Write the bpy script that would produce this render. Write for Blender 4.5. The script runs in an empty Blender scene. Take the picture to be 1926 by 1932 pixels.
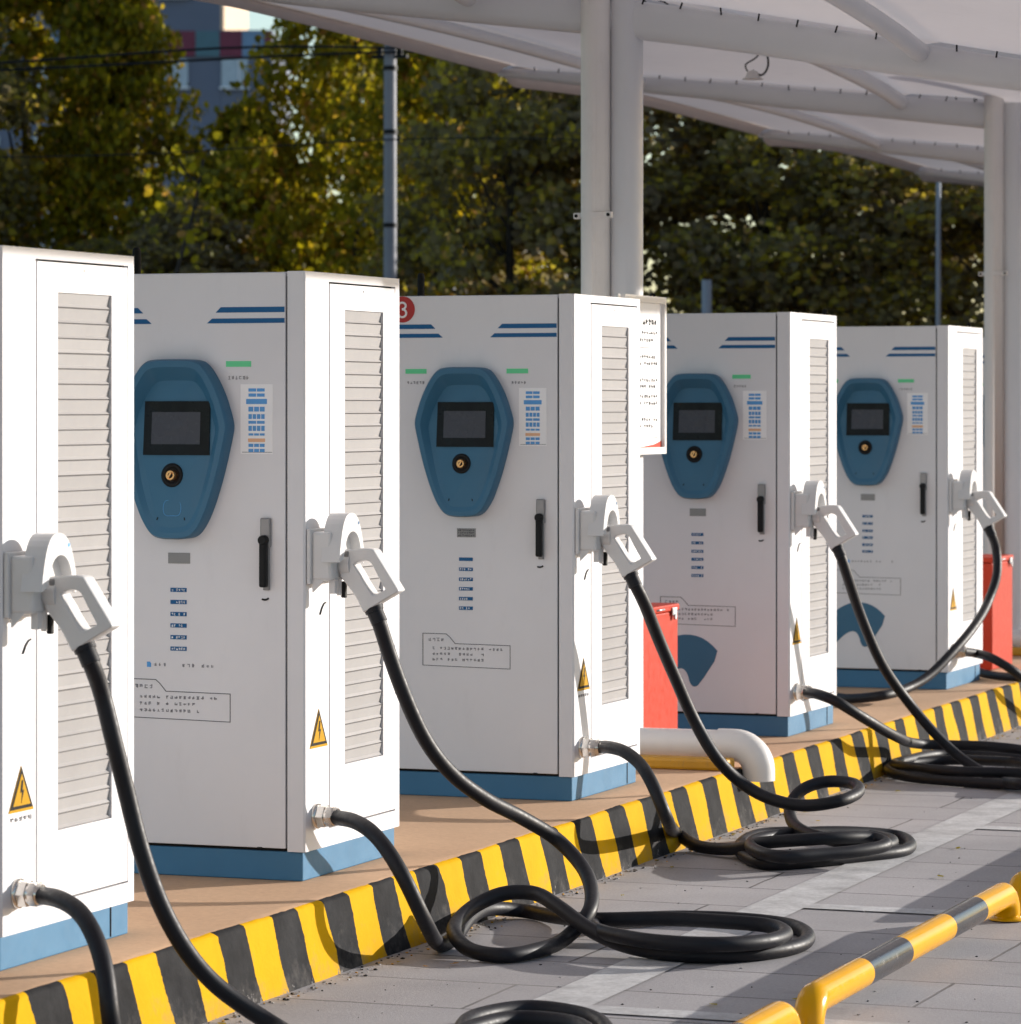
import bpy, bmesh, math, random
from mathutils import Vector, Matrix, Euler
R = math.radians
scn = bpy.context.scene
COL = scn.collection

# ------------------------------------------------------------------ camera frame
# world: X = out of the sunlit charger sides, Y = along the row of chargers, Z up; lane at z = 0
F = 7045.0            # focal length in pixels of a 1926 px wide view
PX, HY = 963.0, 766.0 # centre column, horizon row
ZC = 1.705            # eye height
TH = R(20.4)
FW = Vector((-math.sin(TH), math.cos(TH), 0)); RT = Vector((math.cos(TH), math.sin(TH), 0))
ISL = 0.225           # island height
SX = -4.645           # plane of the charger sides

def ray(x, y):
    return FW + RT*((x-PX)/F) + Vector((0, 0, (HY-y)/F))
EYE = Vector((0, 0, ZC))
def onz(x, y, z):
    d = ray(x, y); return EYE + d*((z-ZC)/d.z)
def onx(x, y, X):
    d = ray(x, y); return EYE + d*(X/d.x)
def ony(x, y, Y):
    d = ray(x, y); return EYE + d*(Y/d.y)
def ond(x, y, D):
    return EYE + ray(x, y)*D

# ------------------------------------------------------------------ materials
def new_mat(name):
    m = bpy.data.materials.new(name); m.use_nodes = True
    nt = m.node_tree; b = nt.nodes['Principled BSDF']
    return m, nt, b
def N(nt, t, **kw):
    n = nt.nodes.new(t)
    for k, v in kw.items(): setattr(n, k, v)
    return n
def L(nt, a, b): nt.links.new(a, b)
def coords(nt, scale=(1, 1, 1)):
    tc = N(nt, 'ShaderNodeTexCoord'); mp = N(nt, 'ShaderNodeMapping')
    mp.inputs['Scale'].default_value = scale
    L(nt, tc.outputs['Object'], mp.inputs['Vector'])
    return mp.outputs['Vector']
def noise(nt, vec, scale, detail=4, rough=.55):
    n = N(nt, 'ShaderNodeTexNoise'); n.inputs['Scale'].default_value = scale
    n.inputs['Detail'].default_value = detail; n.inputs['Roughness'].default_value = rough
    if vec is not None: L(nt, vec, n.inputs['Vector'])
    return n.outputs['Fac']
def ramp(nt, fac, stops):
    r = N(nt, 'ShaderNodeValToRGB'); e = r.color_ramp.elements
    e[0].position, e[0].color = stops[0][0], (*stops[0][1], 1)
    e[1].position, e[1].color = stops[1][0], (*stops[1][1], 1)
    for p, c in stops[2:]:
        k = e.new(p); k.color = (*c, 1)
    L(nt, fac, r.inputs['Fac']); return r.outputs['Color']
def g(v): return (v, v, v)
def mix(nt, fac, a, b, blend='MIX'):
    m = N(nt, 'ShaderNodeMix', data_type='RGBA', blend_type=blend)
    for s, v in ((m.inputs[0], fac), (m.inputs[6], a), (m.inputs[7], b)):
        if isinstance(v, (int, float)): s.default_value = v
        elif isinstance(v, tuple): s.default_value = (*v, 1)
        else: L(nt, v, s)
    return m.outputs[2]
def math_n(nt, op, a, b=None):
    m = N(nt, 'ShaderNodeMath', operation=op)
    for i, v in enumerate((a, b)):
        if v is None: continue
        if isinstance(v, (int, float)): m.inputs[i].default_value = v
        else: L(nt, v, m.inputs[i])
    return m.outputs[0]
def bump(nt, b, h, strength=.2, dist=.01):
    n = N(nt, 'ShaderNodeBump'); n.inputs['Strength'].default_value = strength
    n.inputs['Distance'].default_value = dist
    L(nt, h, n.inputs['Height']); L(nt, n.outputs['Normal'], b.inputs['Normal'])

def paint(name, col, rough=.4, var=.06, dirt=0.0, scale=3.0, coat=0.0, spec=.5, metal=0.0, orange=.02):
    m, nt, b = new_mat(name)
    v = coords(nt)
    n1 = noise(nt, v, scale, 6, .6)
    lo = tuple(c*(1-var) for c in col); hi = tuple(min(1, c*(1+var)) for c in col)
    c = ramp(nt, n1, [(.3, lo), (.7, hi)])
    if dirt:
        n2 = noise(nt, coords(nt, (1, 1, .35)), scale*5, 8, .7)
        f = ramp(nt, n2, [(.56, g(0)), (.78, g(dirt))])
        c = mix(nt, f, c, (.16, .13, .10))
    L(nt, c, b.inputs['Base Color'])
    b.inputs['Metallic'].default_value = metal
    b.inputs['Specular IOR Level'].default_value = spec
    r = ramp(nt, noise(nt, v, scale*7, 5), [(.25, g(max(0, rough-.08))), (.75, g(min(1, rough+.1)))])
    L(nt, r, b.inputs['Roughness'])
    b.inputs['Coat Weight'].default_value = coat; b.inputs['Coat Roughness'].default_value = .08
    if orange: bump(nt, b, noise(nt, v, 260, 2), orange, .002)
    return m
M = {}
M['white']   = paint('charger_white', (.70, .690, .712), .42, .025, .06, 2.6)
M['louvre']  = paint('louvre_grey', (.345, .332, .330), .6, .04, .03, 6, spec=.2)
M['dark']    = paint('gap_dark', (.010, .010, .010), .7, .1, spec=.15)
M['black']   = paint('black_plastic', (.008, .008, .009), .5, .1, spec=.2)
M['bezel']   = paint('bezel_black', (.005, .005, .006), .3, .1, spec=.15)
M['screen']  = paint('screen_grey', (.058, .060, .074), .25, .04, spec=.15, orange=0)
M['plinth']  = paint('plinth_blue', (.050, .165, .295), .45, .06, .06, 5, spec=.3)
M['head']    = paint('head_blue', (.036, .132, .228), .40, .04, .02, 3, spec=.35)
M['stripe']  = paint('stripe_blue', (.007, .10, .26), .4, .05, spec=.25)
M['label_b'] = paint('label_blue', (.07, .30, .66), .4, .12)
M['label_d'] = paint('label_navy', (.03, .11, .24), .4, .2)
M['paper']   = paint('paper', (.86, .85, .86), .5, .03)
M['green']   = paint('green_film', (.11, .62, .28), .4, .08)
M['peach']   = paint('peach_label', (.75, .42, .24), .5, .05)
M['ink']     = paint('ink', (.06, .06, .07), .6, .2)
M['inkgrey'] = paint('ink_grey', (.22, .22, .24), .6, .2)
M['plate']   = paint('plate_grey', (.24, .235, .24), .35, .1, metal=.3)
M['zinc']    = paint('zinc', (.45, .45, .47), .35, .1, metal=.8)
M['bronze']  = paint('bronze', (.62, .30, .12), .25, .15, metal=.9)
M['gun']     = paint('gun_white', (.61, .605, .61), .36, .02, .06, 8)
M['rubber']  = paint('rubber', (.0115, .0115, .0155), .50, .2, .0, 9, spec=.24)
M['steel']   = paint('steel', (.62, .60, .57), .22, .08, metal=1)
M['red']     = paint('red_paint', (.44, .036, .014), .42, .06, .05, 4, spec=.15)
M['redbadge']= paint('red_badge', (.40, .008, .008), .35, .05)
M['pvc']     = paint('pvc_white', (.70, .67, .65), .38, .03, .14, 4)
M['canopy']  = paint('membrane', (.72, .675, .67), .6, .04, .08, .9, spec=.2)
def translucent(m, f, col):
    nt = m.node_tree; b = nt.nodes['Principled BSDF']; t = N(nt, 'ShaderNodeBsdfTranslucent'); t.inputs['Color'].default_value = (*col, 1)
    mx = N(nt, 'ShaderNodeMixShader'); mx.inputs[0].default_value = f
    L(nt, b.outputs[0], mx.inputs[1]); L(nt, t.outputs[0], mx.inputs[2]); L(nt, mx.outputs[0], nt.nodes['Material Output'].inputs['Surface'])
translucent(M['canopy'], .25, (.80, .74, .735))
M['arm']     = paint('canopy_steel', (.61, .615, .64), .45, .03, .04, 1.2)
M['yellow']  = paint('stop_yellow', (.68, .33, .0005), .17, .05, .03, 6, coat=.05, spec=.2)
M['stopblk'] = paint('stop_black', (.022, .022, .025), .2, .2, .05, 6, coat=.1, spec=.35)
M['ybar']    = paint('bar_yellow', (.55, .27, .01), .5, .12, .4, 8)
M['warn']    = paint('warn_yellow', (.48, .255, .001), .5, .04, spec=.1)
M['bark']    = paint('bark', (.035, .026, .019), .9, .4, 0, 12)
M['pole']    = paint('pole_grey', (.20, .20, .22), .6, .1, .2, 2)
M['palepole']= paint('pale_pole', (.25, .28, .33), .5, .1)
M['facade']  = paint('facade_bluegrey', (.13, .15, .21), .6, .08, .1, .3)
M['maroon']  = paint('panel_maroon', (.17, .018, .05), .5, .08)
M['teal']    = paint('panel_teal', (.07, .16, .20), .5, .08)
M['pblue']   = paint('panel_blue', (.16, .27, .42), .5, .08)
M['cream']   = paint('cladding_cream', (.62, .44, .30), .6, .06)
M['pale']    = paint('cladding_white', (.75, .77, .8), .6, .04)
M['glass']   = paint('window_glass', (.30, .38, .48), .08, .1, spec=.8, orange=0)
M['wallgrey']= paint('wall_render', (.33, .32, .31), .8, .1, .2, .4)

def mat_ground():
    m, nt, b = new_mat('lane_slabs')
    tc = N(nt, 'ShaderNodeTexCoord')
    wob = N(nt, 'ShaderNodeTexNoise'); wob.inputs['Scale'].default_value = 2.2; wob.inputs['Detail'].default_value = 5
    L(nt, tc.outputs['Object'], wob.inputs['Vector'])
    vm = N(nt, 'ShaderNodeVectorMath', operation='MULTIPLY_ADD')
    L(nt, wob.outputs['Color'], vm.inputs[0]); vm.inputs[1].default_value = (.035, .035, 0)
    L(nt, tc.outputs['Object'], vm.inputs[2])
    br = N(nt, 'ShaderNodeTexBrick'); br.offset = .37
    br.inputs['Scale'].default_value = 1; br.inputs['Brick Width'].default_value = 1.9
    br.inputs['Row Height'].default_value = .47; br.inputs['Mortar Size'].default_value = .006
    br.inputs['Mortar Smooth'].default_value = .3
    br.inputs['Color1'].default_value = (.39, .368, .374, 1); br.inputs['Color2'].default_value = (.35, .334, .342, 1)
    br.inputs['Mortar'].default_value = (.085, .078, .078, 1)
    L(nt, vm.outputs[0], br.inputs['Vector'])
    v = tc.outputs['Object']
    big = ramp(nt, noise(nt, v, .9, 6, .6), [(.3, g(.78)), (.7, g(1.12))])
    c = mix(nt, 1.0, br.outputs['Color'], big, 'MULTIPLY')
    fine = ramp(nt, noise(nt, v, 90, 6, .75), [(.3, g(.72)), (.7, g(1.2))])
    c = mix(nt, .7, c, fine, 'MULTIPLY')
    # joints partly filled with grit
    fill = ramp(nt, noise(nt, v, 1.7, 5), [(.42, g(0)), (.6, g(1))])
    c = mix(nt, math_n(nt, 'MULTIPLY', fill, br.outputs['Fac']), c, (.20, .185, .18))
    st = ramp(nt, noise(nt, v, 2.6, 9, .7), [(.60, g(0)), (.74, g(.55))])
    c = mix(nt, st, c, (.13, .12, .118))
    L(nt, c, b.inputs['Base Color']); b.inputs['Roughness'].default_value = .85
    h = math_n(nt, 'SUBTRACT', noise(nt, v, 120, 6, .7), math_n(nt, 'MULTIPLY', br.outputs['Fac'], 2.0))
    bump(nt, b, h, .35, .006)
    return m
M['lane'] = mat_ground()

def mat_simple_ground(name, c1, c2, sc, rough=.9):
    m, nt, b = new_mat(name); v = coords(nt)
    c = ramp(nt, noise(nt, v, sc, 8, .65), [(.3, c1), (.7, c2)])
    f = ramp(nt, noise(nt, v, sc*30, 5, .7), [(.3, g(.82)), (.7, g(1.12))])
    c = mix(nt, .6, c, f, 'MULTIPLY')
    L(nt, c, b.inputs['Base Color']); b.inputs['Roughness'].default_value = rough
    bump(nt, b, noise(nt, v, sc*50, 5, .7), .25, .004)
    return m
M['asphalt'] = mat_simple_ground('asphalt', (.045, .045, .047), (.07, .068, .066), .6)
M['island']  = mat_simple_ground('island_tan', (.50, .305, .175), (.58, .365, .215), 1.6)
M['soil'] = mat_simple_ground('soil', (.05, .045, .03), (.09, .085, .05), .8)

def mat_kerb():
    m, nt, b = new_mat('kerb_stripes')
    tc = N(nt, 'ShaderNodeTexCoord'); v = tc.outputs['Object']
    sp = N(nt, 'ShaderNodeSeparateXYZ'); L(nt, v, sp.inputs[0])
    wob = math_n(nt, 'MULTIPLY', math_n(nt, 'SUBTRACT', noise(nt, v, 4, 4), .5), .06)
    wob2 = math_n(nt, 'MULTIPLY', math_n(nt, 'SUBTRACT', noise(nt, v, 60, 4), .5), .012)
    y = math_n(nt, 'ADD', math_n(nt, 'ADD', math_n(nt, 'ADD', sp.outputs['Y'], math_n(nt, 'MULTIPLY', math_n(nt, 'SUBTRACT', sp.outputs['Z'], .225), .22)), wob), wob2)
    p = math_n(nt, 'DIVIDE', math_n(nt, 'SUBTRACT', y, 11.044-.377*80), .377)
    f = math_n(nt, 'FRACT', p)
    yel = math_n(nt, 'GREATER_THAN', f, .5)
    blk = ramp(nt, noise(nt, v, 9, 8, .7), [(.35, (.013, .013, .0145)), (.75, (.032, .032, .034))])
    ye = ramp(nt, noise(nt, v, 7, 7, .65), [(.3, (.56, .30, .0005)), (.7, (.62, .34, .001))])
    c = mix(nt, yel, blk, ye)
    # chips, mostly near the foot
    low = math_n(nt, 'MULTIPLY', math_n(nt, 'SUBTRACT', .13, sp.outputs['Z']), 1.1)
    chipn = math_n(nt, 'ADD', noise(nt, v, 22, 8, .75), low)
    chip = ramp(nt, chipn, [(.735, g(0)), (.75, g(1))])
    c = mix(nt, chip, c, (.17, .16, .155))
    dirtn = math_n(nt, 'ADD', noise(nt, v, 14, 8, .7), math_n(nt, 'MULTIPLY', low, 1.3))
    c = mix(nt, ramp(nt, dirtn, [(.60, g(0)), (.9, g(.5))]), c, (.15, .135, .125))
    L(nt, c, b.inputs['Base Color'])
    b.inputs['Roughness'].default_value = .75; b.inputs['Specular IOR Level'].default_value = .06
    bump(nt, b, noise(nt, v, 55, 6, .7), .3, .006)
    return m
M['kerb'] = mat_kerb()

def mat_line():
    m, nt, b = new_mat('worn_white_line'); v = coords(nt)
    f = ramp(nt, noise(nt, v, 4.5, 9, .72), [(.32, g(.15)), (.58, g(1))])
    fine = ramp(nt, noise(nt, v, 60, 5, .7), [(.3, g(.55)), (.6, g(1))])
    c = mix(nt, math_n(nt, 'MULTIPLY', f, fine), (.27, .26, .262), (.58, .575, .575))
    L(nt, c, b.inputs['Base Color']); b.inputs['Roughness'].default_value = .8
    bump(nt, b, noise(nt, v, 120, 6, .7), .3, .004)
    return m
M['line'] = mat_line()

def mat_leaf(name, stops, trans=.60):
    m, nt, b = new_mat(name)
    ge = N(nt, 'ShaderNodeNewGeometry')
    c = ramp(nt, ge.outputs['Random Per Island'], stops)
    L(nt, c, b.inputs['Base Color']); b.inputs['Roughness'].default_value = .55
    b.inputs['Specular IOR Level'].default_value = .3
    t = N(nt, 'ShaderNodeBsdfTranslucent'); L(nt, c, t.inputs['Color'])
    mx = N(nt, 'ShaderNodeMixShader'); mx.inputs[0].default_value = trans
    out = nt.nodes['Material Output']
    L(nt, b.outputs[0], mx.inputs[1]); L(nt, t.outputs[0], mx.inputs[2]); L(nt, mx.outputs[0], out.inputs['Surface'])
    return m
M['leaf_y'] = mat_leaf('leaf_yellow_green', [(0, (.13, .125, .012)), (.35, (.27, .235, .01)), (.75, (.45, .36, .008)), (.93, (.55, .36, .02)), (1, (.58, .30, .09))])
M['leaf_g'] = mat_leaf('leaf_dark_green', [(0, (.20, .17, .10)), (.5, (.29, .235, .09)), (.85, (.44, .36, .04)), (.96, (.62, .48, .03)), (1, (.6, .34, .12))])
M['leaf_b'] = mat_leaf('leaf_olive_brown', [(0, (.23, .185, .12)), (.6, (.33, .255, .13)), (.9, (.40, .32, .06)), (1, (.6, .42, .08))])

# ------------------------------------------------------------------ mesh builder
class MB:
    def __init__(s): s.v = []; s.f = []; s.m = []; s.s = []
    def add(s, vs, fs, mi=0, smooth=False):
        o = len(s.v); s.v += [tuple(p) for p in vs]
        for f in fs:
            s.f.append([i+o for i in f]); s.m.append(mi); s.s.append(smooth)
        return s
    def box(s, x0, x1, y0, y1, z0, z1, mi=0, bev=0.0, rot=None, seg=2):
        bm = bmesh.new(); bmesh.ops.create_cube(bm, size=1)
        c = Vector(((x0+x1)/2, (y0+y1)/2, (z0+z1)/2)); d = (x1-x0, y1-y0, z1-z0)
        for v in bm.verts: v.co = Vector((v.co.x*d[0], v.co.y*d[1], v.co.z*d[2]))
        if bev: bmesh.ops.bevel(bm, geom=bm.edges[:], offset=bev, segments=seg, profile=.5, affect='EDGES')
        mt = rot.to_matrix() if rot else None
        for v in bm.verts: v.co = (mt @ v.co if mt else v.co) + c
        return s.bm(bm, mi)
    def bm(s, bm, mi=0, smooth=False):
        bm.verts.index_update()
        s.add([v.co[:] for v in bm.verts], [[v.index for v in f.verts] for f in bm.faces], mi, smooth); bm.free(); return s
    def prism(s, pts, fn, a, b, mi=0, smooth=False):
        """extrude 2-D outline pts from a to b; fn(u, v, w) -> point"""
        n = len(pts); vs = [fn(u, v, a) for u, v in pts]+[fn(u, v, b) for u, v in pts]
        s.add(vs, [list(range(n)), list(range(2*n-1, n-1, -1))], mi)
        s.add(vs, [[i, i+n, (i+1) % n+n, (i+1) % n] for i in range(n)], mi, smooth); return s
    def ring(s, outer, inner, fn, a, b, mi=0):
        """extruded outline with a hole of the same point count"""
        n = len(outer)
        vs = [fn(*p, a) for p in outer]+[fn(*p, a) for p in inner]+[fn(*p, b) for p in outer]+[fn(*p, b) for p in inner]
        fs = []
        for i in range(n):
            j = (i+1) % n
            fs += [[i, j, n+j, n+i], [2*n+i, 3*n+i, 3*n+j, 2*n+j], [i, 2*n+i, 2*n+j, j], [n+i, n+j, 3*n+j, 3*n+i]]
        s.add(vs, fs, mi); return s
    def tube(s, pts, r, n=14, mi=0, cap=True, closed=False, rfn=None):
        pts = [Vector(p) for p in pts]; m = len(pts)
        T = []
        for i in range(m):
            a = pts[i-1] if (i or closed) else pts[0]; b = pts[(i+1) % m] if (i < m-1 or closed) else pts[-1]
            T.append((b-a).normalized())
        u = T[0].orthogonal().normalized(); vs = []
        for i in range(m):
            u = (u - T[i]*u.dot(T[i])).normalized(); w = T[i].cross(u)
            rr = rfn(i/(m-1)) if rfn else r
            for k in range(n):
                an = 2*math.pi*k/n; vs.append(pts[i]+(u*math.cos(an)+w*math.sin(an))*rr)
        fs = []
        for i in range(m if closed else m-1):
            for k in range(n):
                a = i*n+k; b = i*n+(k+1) % n; i2 = (i+1) % m
                fs.append([a, b, i2*n+(k+1) % n, i2*n+k])
        s.add(vs, fs, mi, True)
        if cap and not closed:
            s.add(vs[:n], [list(range(n-1, -1, -1))], mi); s.add(vs[-n:], [list(range(n))], mi)
        return s
    def lathe(s, prof, fn, n=24, mi=0, smooth=True):
        """prof: list of (radius, height); fn(a, b, h) -> point"""
        vs = []
        for r, h in prof:
            for k in range(n):
                an = 2*math.pi*k/n; vs.append(fn(r*math.cos(an), r*math.sin(an), h))
        fs = [[i*n+k, i*n+(k+1) % n, (i+1)*n+(k+1) % n, (i+1)*n+k] for i in range(len(prof)-1) for k in range(n)]
        s.add(vs, fs, mi, smooth)
        s.add(vs[:n], [list(range(n-1, -1, -1))], mi); s.add(vs[-n:], [list(range(n))], mi); return s
    def build(s, name, mats, parent=None, label=None):
        me = bpy.data.meshes.new(name); me.from_pydata(s.v, [], s.f)
        if not isinstance(mats, (list, tuple)): mats = [mats]
        for m in mats: me.materials.append(m)
        me.polygons.foreach_set('material_index', s.m); me.polygons.foreach_set('use_smooth', s.s)
        bm = bmesh.new(); bm.from_mesh(me); bmesh.ops.recalc_face_normals(bm, faces=bm.faces[:]) if len(s.f) < 20000 else None
        bm.to_mesh(me); bm.free(); me.update()
        o = bpy.data.objects.new(name, me); COL.objects.link(o)
        if parent: o.parent = parent
        if label: o['label'] = label
        return o
def empty(name, loc, rz=0):
    o = bpy.data.objects.new(name, None); COL.objects.link(o); o.location = loc; o.rotation_euler = (0, 0, rz)
    o.empty_display_size = .1; return o
def tag(o, label, cat, group=None):
    o['label'] = label; o['category'] = cat
    if group: o['group'] = group
    return o
def struct(o): o['kind'] = 'structure'; return o
def copy_tree(o, parent=None):
    c = o.copy(); COL.objects.link(c)
    if parent: c.parent = parent
    for ch in list(o.children): copy_tree(ch, c)
    return c
def spline(pts, step=.02, tension=.5):
    P = [Vector(p) for p in pts]; P = [P[0]*2-P[1]]+P+[P[-1]*2-P[-2]]
    out = []
    for i in range(1, len(P)-2):
        p0, p1, p2, p3 = P[i-1:i+3]
        # centripetal Catmull-Rom
        t0 = 0; t1 = t0+max(1e-4, (p1-p0).length**.5); t2 = t1+max(1e-4, (p2-p1).length**.5); t3 = t2+max(1e-4, (p3-p2).length**.5)
        n = max(2, int((p2-p1).length/step))
        for k in range(n):
            t = t1+(t2-t1)*k/n
            A1 = p0*((t1-t)/(t1-t0))+p1*((t-t0)/(t1-t0)); A2 = p1*((t2-t)/(t2-t1))+p2*((t-t1)/(t2-t1)); A3 = p2*((t3-t)/(t3-t2))+p3*((t-t2)/(t3-t2))
            B1 = A1*((t2-t)/(t2-t0))+A2*((t-t0)/(t2-t0)); B2 = A2*((t3-t)/(t3-t1))+A3*((t-t1)/(t3-t1))
            out.append(B1*((t2-t)/(t2-t1))+B2*((t-t1)/(t2-t1)))
    out.append(P[-2])
    for _ in range(2):
        out = [out[0]]+[(out[i-1]+out[i]*2+out[i+1])/4 for i in range(1, len(out)-1)]+[out[-1]]
    return out
def chaikin(p, it=2, closed=True):
    for _ in range(it):
        q = []
        for i in range(len(p)):
            a, b = p[i], p[(i+1) % len(p)]
            q += [(a[0]*.75+b[0]*.25, a[1]*.75+b[1]*.25), (a[0]*.25+b[0]*.75, a[1]*.25+b[1]*.75)]
        p = q
    return p

def glyphs(mb, fn, u0, v0, n, w, h, pitch, rnd, mi=0, skip=.08):
    """a run of small dense characters built from strokes; u to the right, v up"""
    for i in range(n):
        if rnd.random() < skip: continue
        a = u0+i*pitch
        st = w*.2
        for _ in range(rnd.randint(2, 3)):
            y = v0+rnd.random()*(h-st); x0 = a+rnd.random()*.2*w; x1 = a+w*(.7+.3*rnd.random())
            mb.prism([(x0, y), (x1, y), (x1, y+st), (x0, y+st)], fn, .0, .0008, mi)
        for _ in range(rnd.randint(1, 3)):
            x = a+rnd.random()*(w-st); y0 = v0+rnd.random()*.3*h; y1 = v0+h*(.65+.35*rnd.random())
            mb.prism([(x, y0), (x+st, y0), (x+st, y1), (x, y1)], fn, .0, .0011, mi)
def rect(u0, u1, v0, v1): return [(u0, v0), (u1, v0), (u1, v1), (u0, v1)]

# ------------------------------------------------------------------ charger
W, D, H = .86, .78, 1.90
CX = W/2
# front surface mapping: u to the right measured from the left edge, v up, w out of the door
def fr(u, v, w): return (u-W, -.001-w, v)
def frd(u, v, w): return fr(u, v, w+.0006)
def si(u, v, w): return (.0012+w, u, v)
HEAD = [(0, 1.627), (.0745, 1.626), (.104, 1.613), (.134, 1.573), (.164, 1.515), (.184, 1.452), (.192, 1.42), (.188, 1.388),
        (.156, 1.255), (.119, 1.147), (.089, 1.092), (.063, 1.068), (.03, 1.062), (0, 1.062)]
def head_outline(inset=0., top=0.):
    right = HEAD; left = [(-x, z) for x, z in HEAD[::-1]][1:-1]
    p = right+left
    p = chaikin(p, 2)
    if inset or top:
        out = []
        for x, z in p:
            cz = 1.36
            k = 1-inset/.19; kz = 1-(top if z > cz else inset*.75)/.28
            out.append((x*k, cz+(z-cz)*kz))
        p = out
    return p
def floor_y(z, u=0.): return .057-.050*(z-1.08)/(1.58-1.08)*(1-.30*(1+u/.15))
def make_charger(k, num):
    rnd = random.Random(100+k)
    t = empty('ev_charger', (0, 0, 0))
    # cabinet shell: corner posts, back, roof, bands round the side door
    b = MB()
    ch = .006
    b.prism([(-.059, 0), (-ch, 0), (0, ch), (0, .19), (-.059, .19)], lambda u, v, w: (u, v, w), .092, H)
    b.prism([(-W, ch), (-W+ch, 0), (-.801, 0), (-.801, .19), (-W, .19)], lambda u, v, w: (u, v, w), .092, H)
    b.box(-W, 0, .745, D, .092, H)
    b.box(-.801, -.059, .013, .745, 1.886, H-.002)
    b.box(-.05, 0, .19, .745, 1.872, H); b.box(-.05, 0, .19, .745, .092, .147)
    b.box(-W, -.82, .19, .745, .092, H)
    b.build('cabinet', M['white'], t)
    MB().box(-.845, -.014, .014, .77, .0922, 1.884).build('inner_frame', M['dark'], t)
    MB().box(-W+.012, -.012, .012, D-.012, 0, .091, bev=.004).build('plinth', M['plinth'], t)
    s = MB().box(-.034, -.01, .02, .75, .008, .0895)  # seam cover plates on the plinth side
    MB().box(-.0118, -.0095, .655, .659, .006, .088).build('plinth_seam', M['dark'], t)
    door = MB().box(-.7945, -.0655, -.001, .012, .101, 1.896, bev=.0025).build('front_door', M['white'], t)
    # blue stripes
    for sgn in (0, 1):
        for (e, z, hh) in ((.296, 1.781, .0085), (.326, 1.7465, .0075)):
            inner = e-.012
            p = [(W-.068, z-hh), (W-e-.008, z-hh), (W-e+.010, z+hh), (W-.068, z+hh)]
            if sgn: p = [(W-u, v) for u, v in p]
            MB().prism(p, fr, 0, .0012).build('stripe', M['stripe'], door)
    # green labels and captions, table sheet
    for sgn in (0, 1):
        cu = W-.225 if not sgn else .225
        MB().prism(rect(cu-.043, cu+.043, 1.6025, 1.6205), fr, 0, .0015).build('green_marker', M['green'], door)
        c = MB(); glyphs(c, fr, cu-.036, 1.562, 6, .0088, .013, .0125, rnd, 0, .15)
        c.build('caption', M['inkgrey'], door)
    u0, u1 = W-.218, W-.108
    sh = MB(); sh.prism(rect(u0, u1, 1.330, 1.548), fr, 0, .0012)
    sh.prism(rect(u0+.006, u1-.002, 1.3345, 1.3365), frd, .0004, .0012, 2)
    rows = [(1.53, 2, .010), (1.514, 2, .010), (1.494, 1, .016), (1.47, 3, .015), (1.447, 4, .015), (1.429, 2, .009), (1.41, 4, .016), (1.391, 3, .007), (1.373, 0, .011), (1.357, 3, .010), (1.341, 3, .010)]
    for (z, n, hh) in rows:
        a, e = u0+.026, u1-.026
        if n == 1: a -= .008; e += .008
        if n == 0: sh.prism(rect(a, e, z-hh/2, z+hh/2), frd, .0006, .0013, 3); continue
        wd = (e-a)/n
        for q in range(n):
            sh.prism(rect(a+q*wd+.0014, a+(q+1)*wd-.0014, z-hh/2, z+hh/2), frd, .0006, .0013, 1)
    sh.build('table_sheet', [M['paper'], M['label_b'], M['inkgrey'], M['peach']], door)
    # screen housing
    hd = MB()
    o0 = head_outline(); o1 = head_outline(.006, .006); i1 = head_outline(.026, .026); fl = head_outline(.046, .070)
    n = len(o0)
    def hp(p, w): return fr(CX+p[0], p[1], w)
    vs = [hp(p, 0) for p in o0]+[hp(p, .050) for p in o0]+[hp(p, .060) for p in o1]+[hp(p, .060) for p in i1]+[hp(p, floor_y(p[1], p[0])) for p in fl]
    fs = []
    for r_ in range(4):
        fs += [[r_*n+i, r_*n+(i+1) % n, (r_+1)*n+(i+1) % n, (r_+1)*n+i] for i in range(n)]
    hd.add(vs, fs[:2*n], 0, True); hd.add(vs, fs[2*n:3*n], 0, False); hd.add(vs, fs[3*n:], 0, True)
    hd.add(vs[4*n:], [list(range(n))], 0)
    head = hd.build('screen_housing', M['head'], door)
    def hf(u, v, w): return fr(CX+u, v, floor_y(v, u)+w)
    bz = MB(); bz.prism(rect(-.107, .127, 1.326, 1.495), hf, 0, .006); bz = bz.build('screen', [M['bezel'], M['screen']], head)
    s = MB(); s.prism(rect(-.079, .0945, 1.360, 1.461), lambda u, v, w: hf(u, v, w+.006), 0, .0009); s.build('display', M['screen'], head)
    kn = MB()
    def kf(a, b_, h): return hf(-.002+a, 1.263+b_*1.0, h)
    kn.lathe([(.0375, 0), (.0375, .006), (.033, .009), (.024, .007), (.022, .004)], kf, 28, 0)
    kn.lathe([(.017, .004), (.017, .022), (.0145, .026)], lambda a, b_, h: kf(a+.003, b_, h), 20, 1)
    kn.lathe([(.009, .026), (.008, .028)], lambda a, b_, h: kf(a+.004, b_, h), 14, 0)
    kn.prism(rect(-.003, .003, -.0115, .0115), lambda u, v, w: kf(u*.8+v*.5+.003, v*.8-u*.5, w+.0262), 0, .005, 1)
    kn.build('key_switch', [M['black'], M['bronze']], head)
    for u, ang in ((-.052, .5), (.045, -.3)):
        d = MB(); d.prism([(u-.002, 1.122), (u+.002, 1.122), (u+.002+ang*.006, 1.131), (u-.002+ang*.006, 1.131)], hf, 0, .0012)
        d.build('screw_hole', M['dark'], head)
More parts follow.
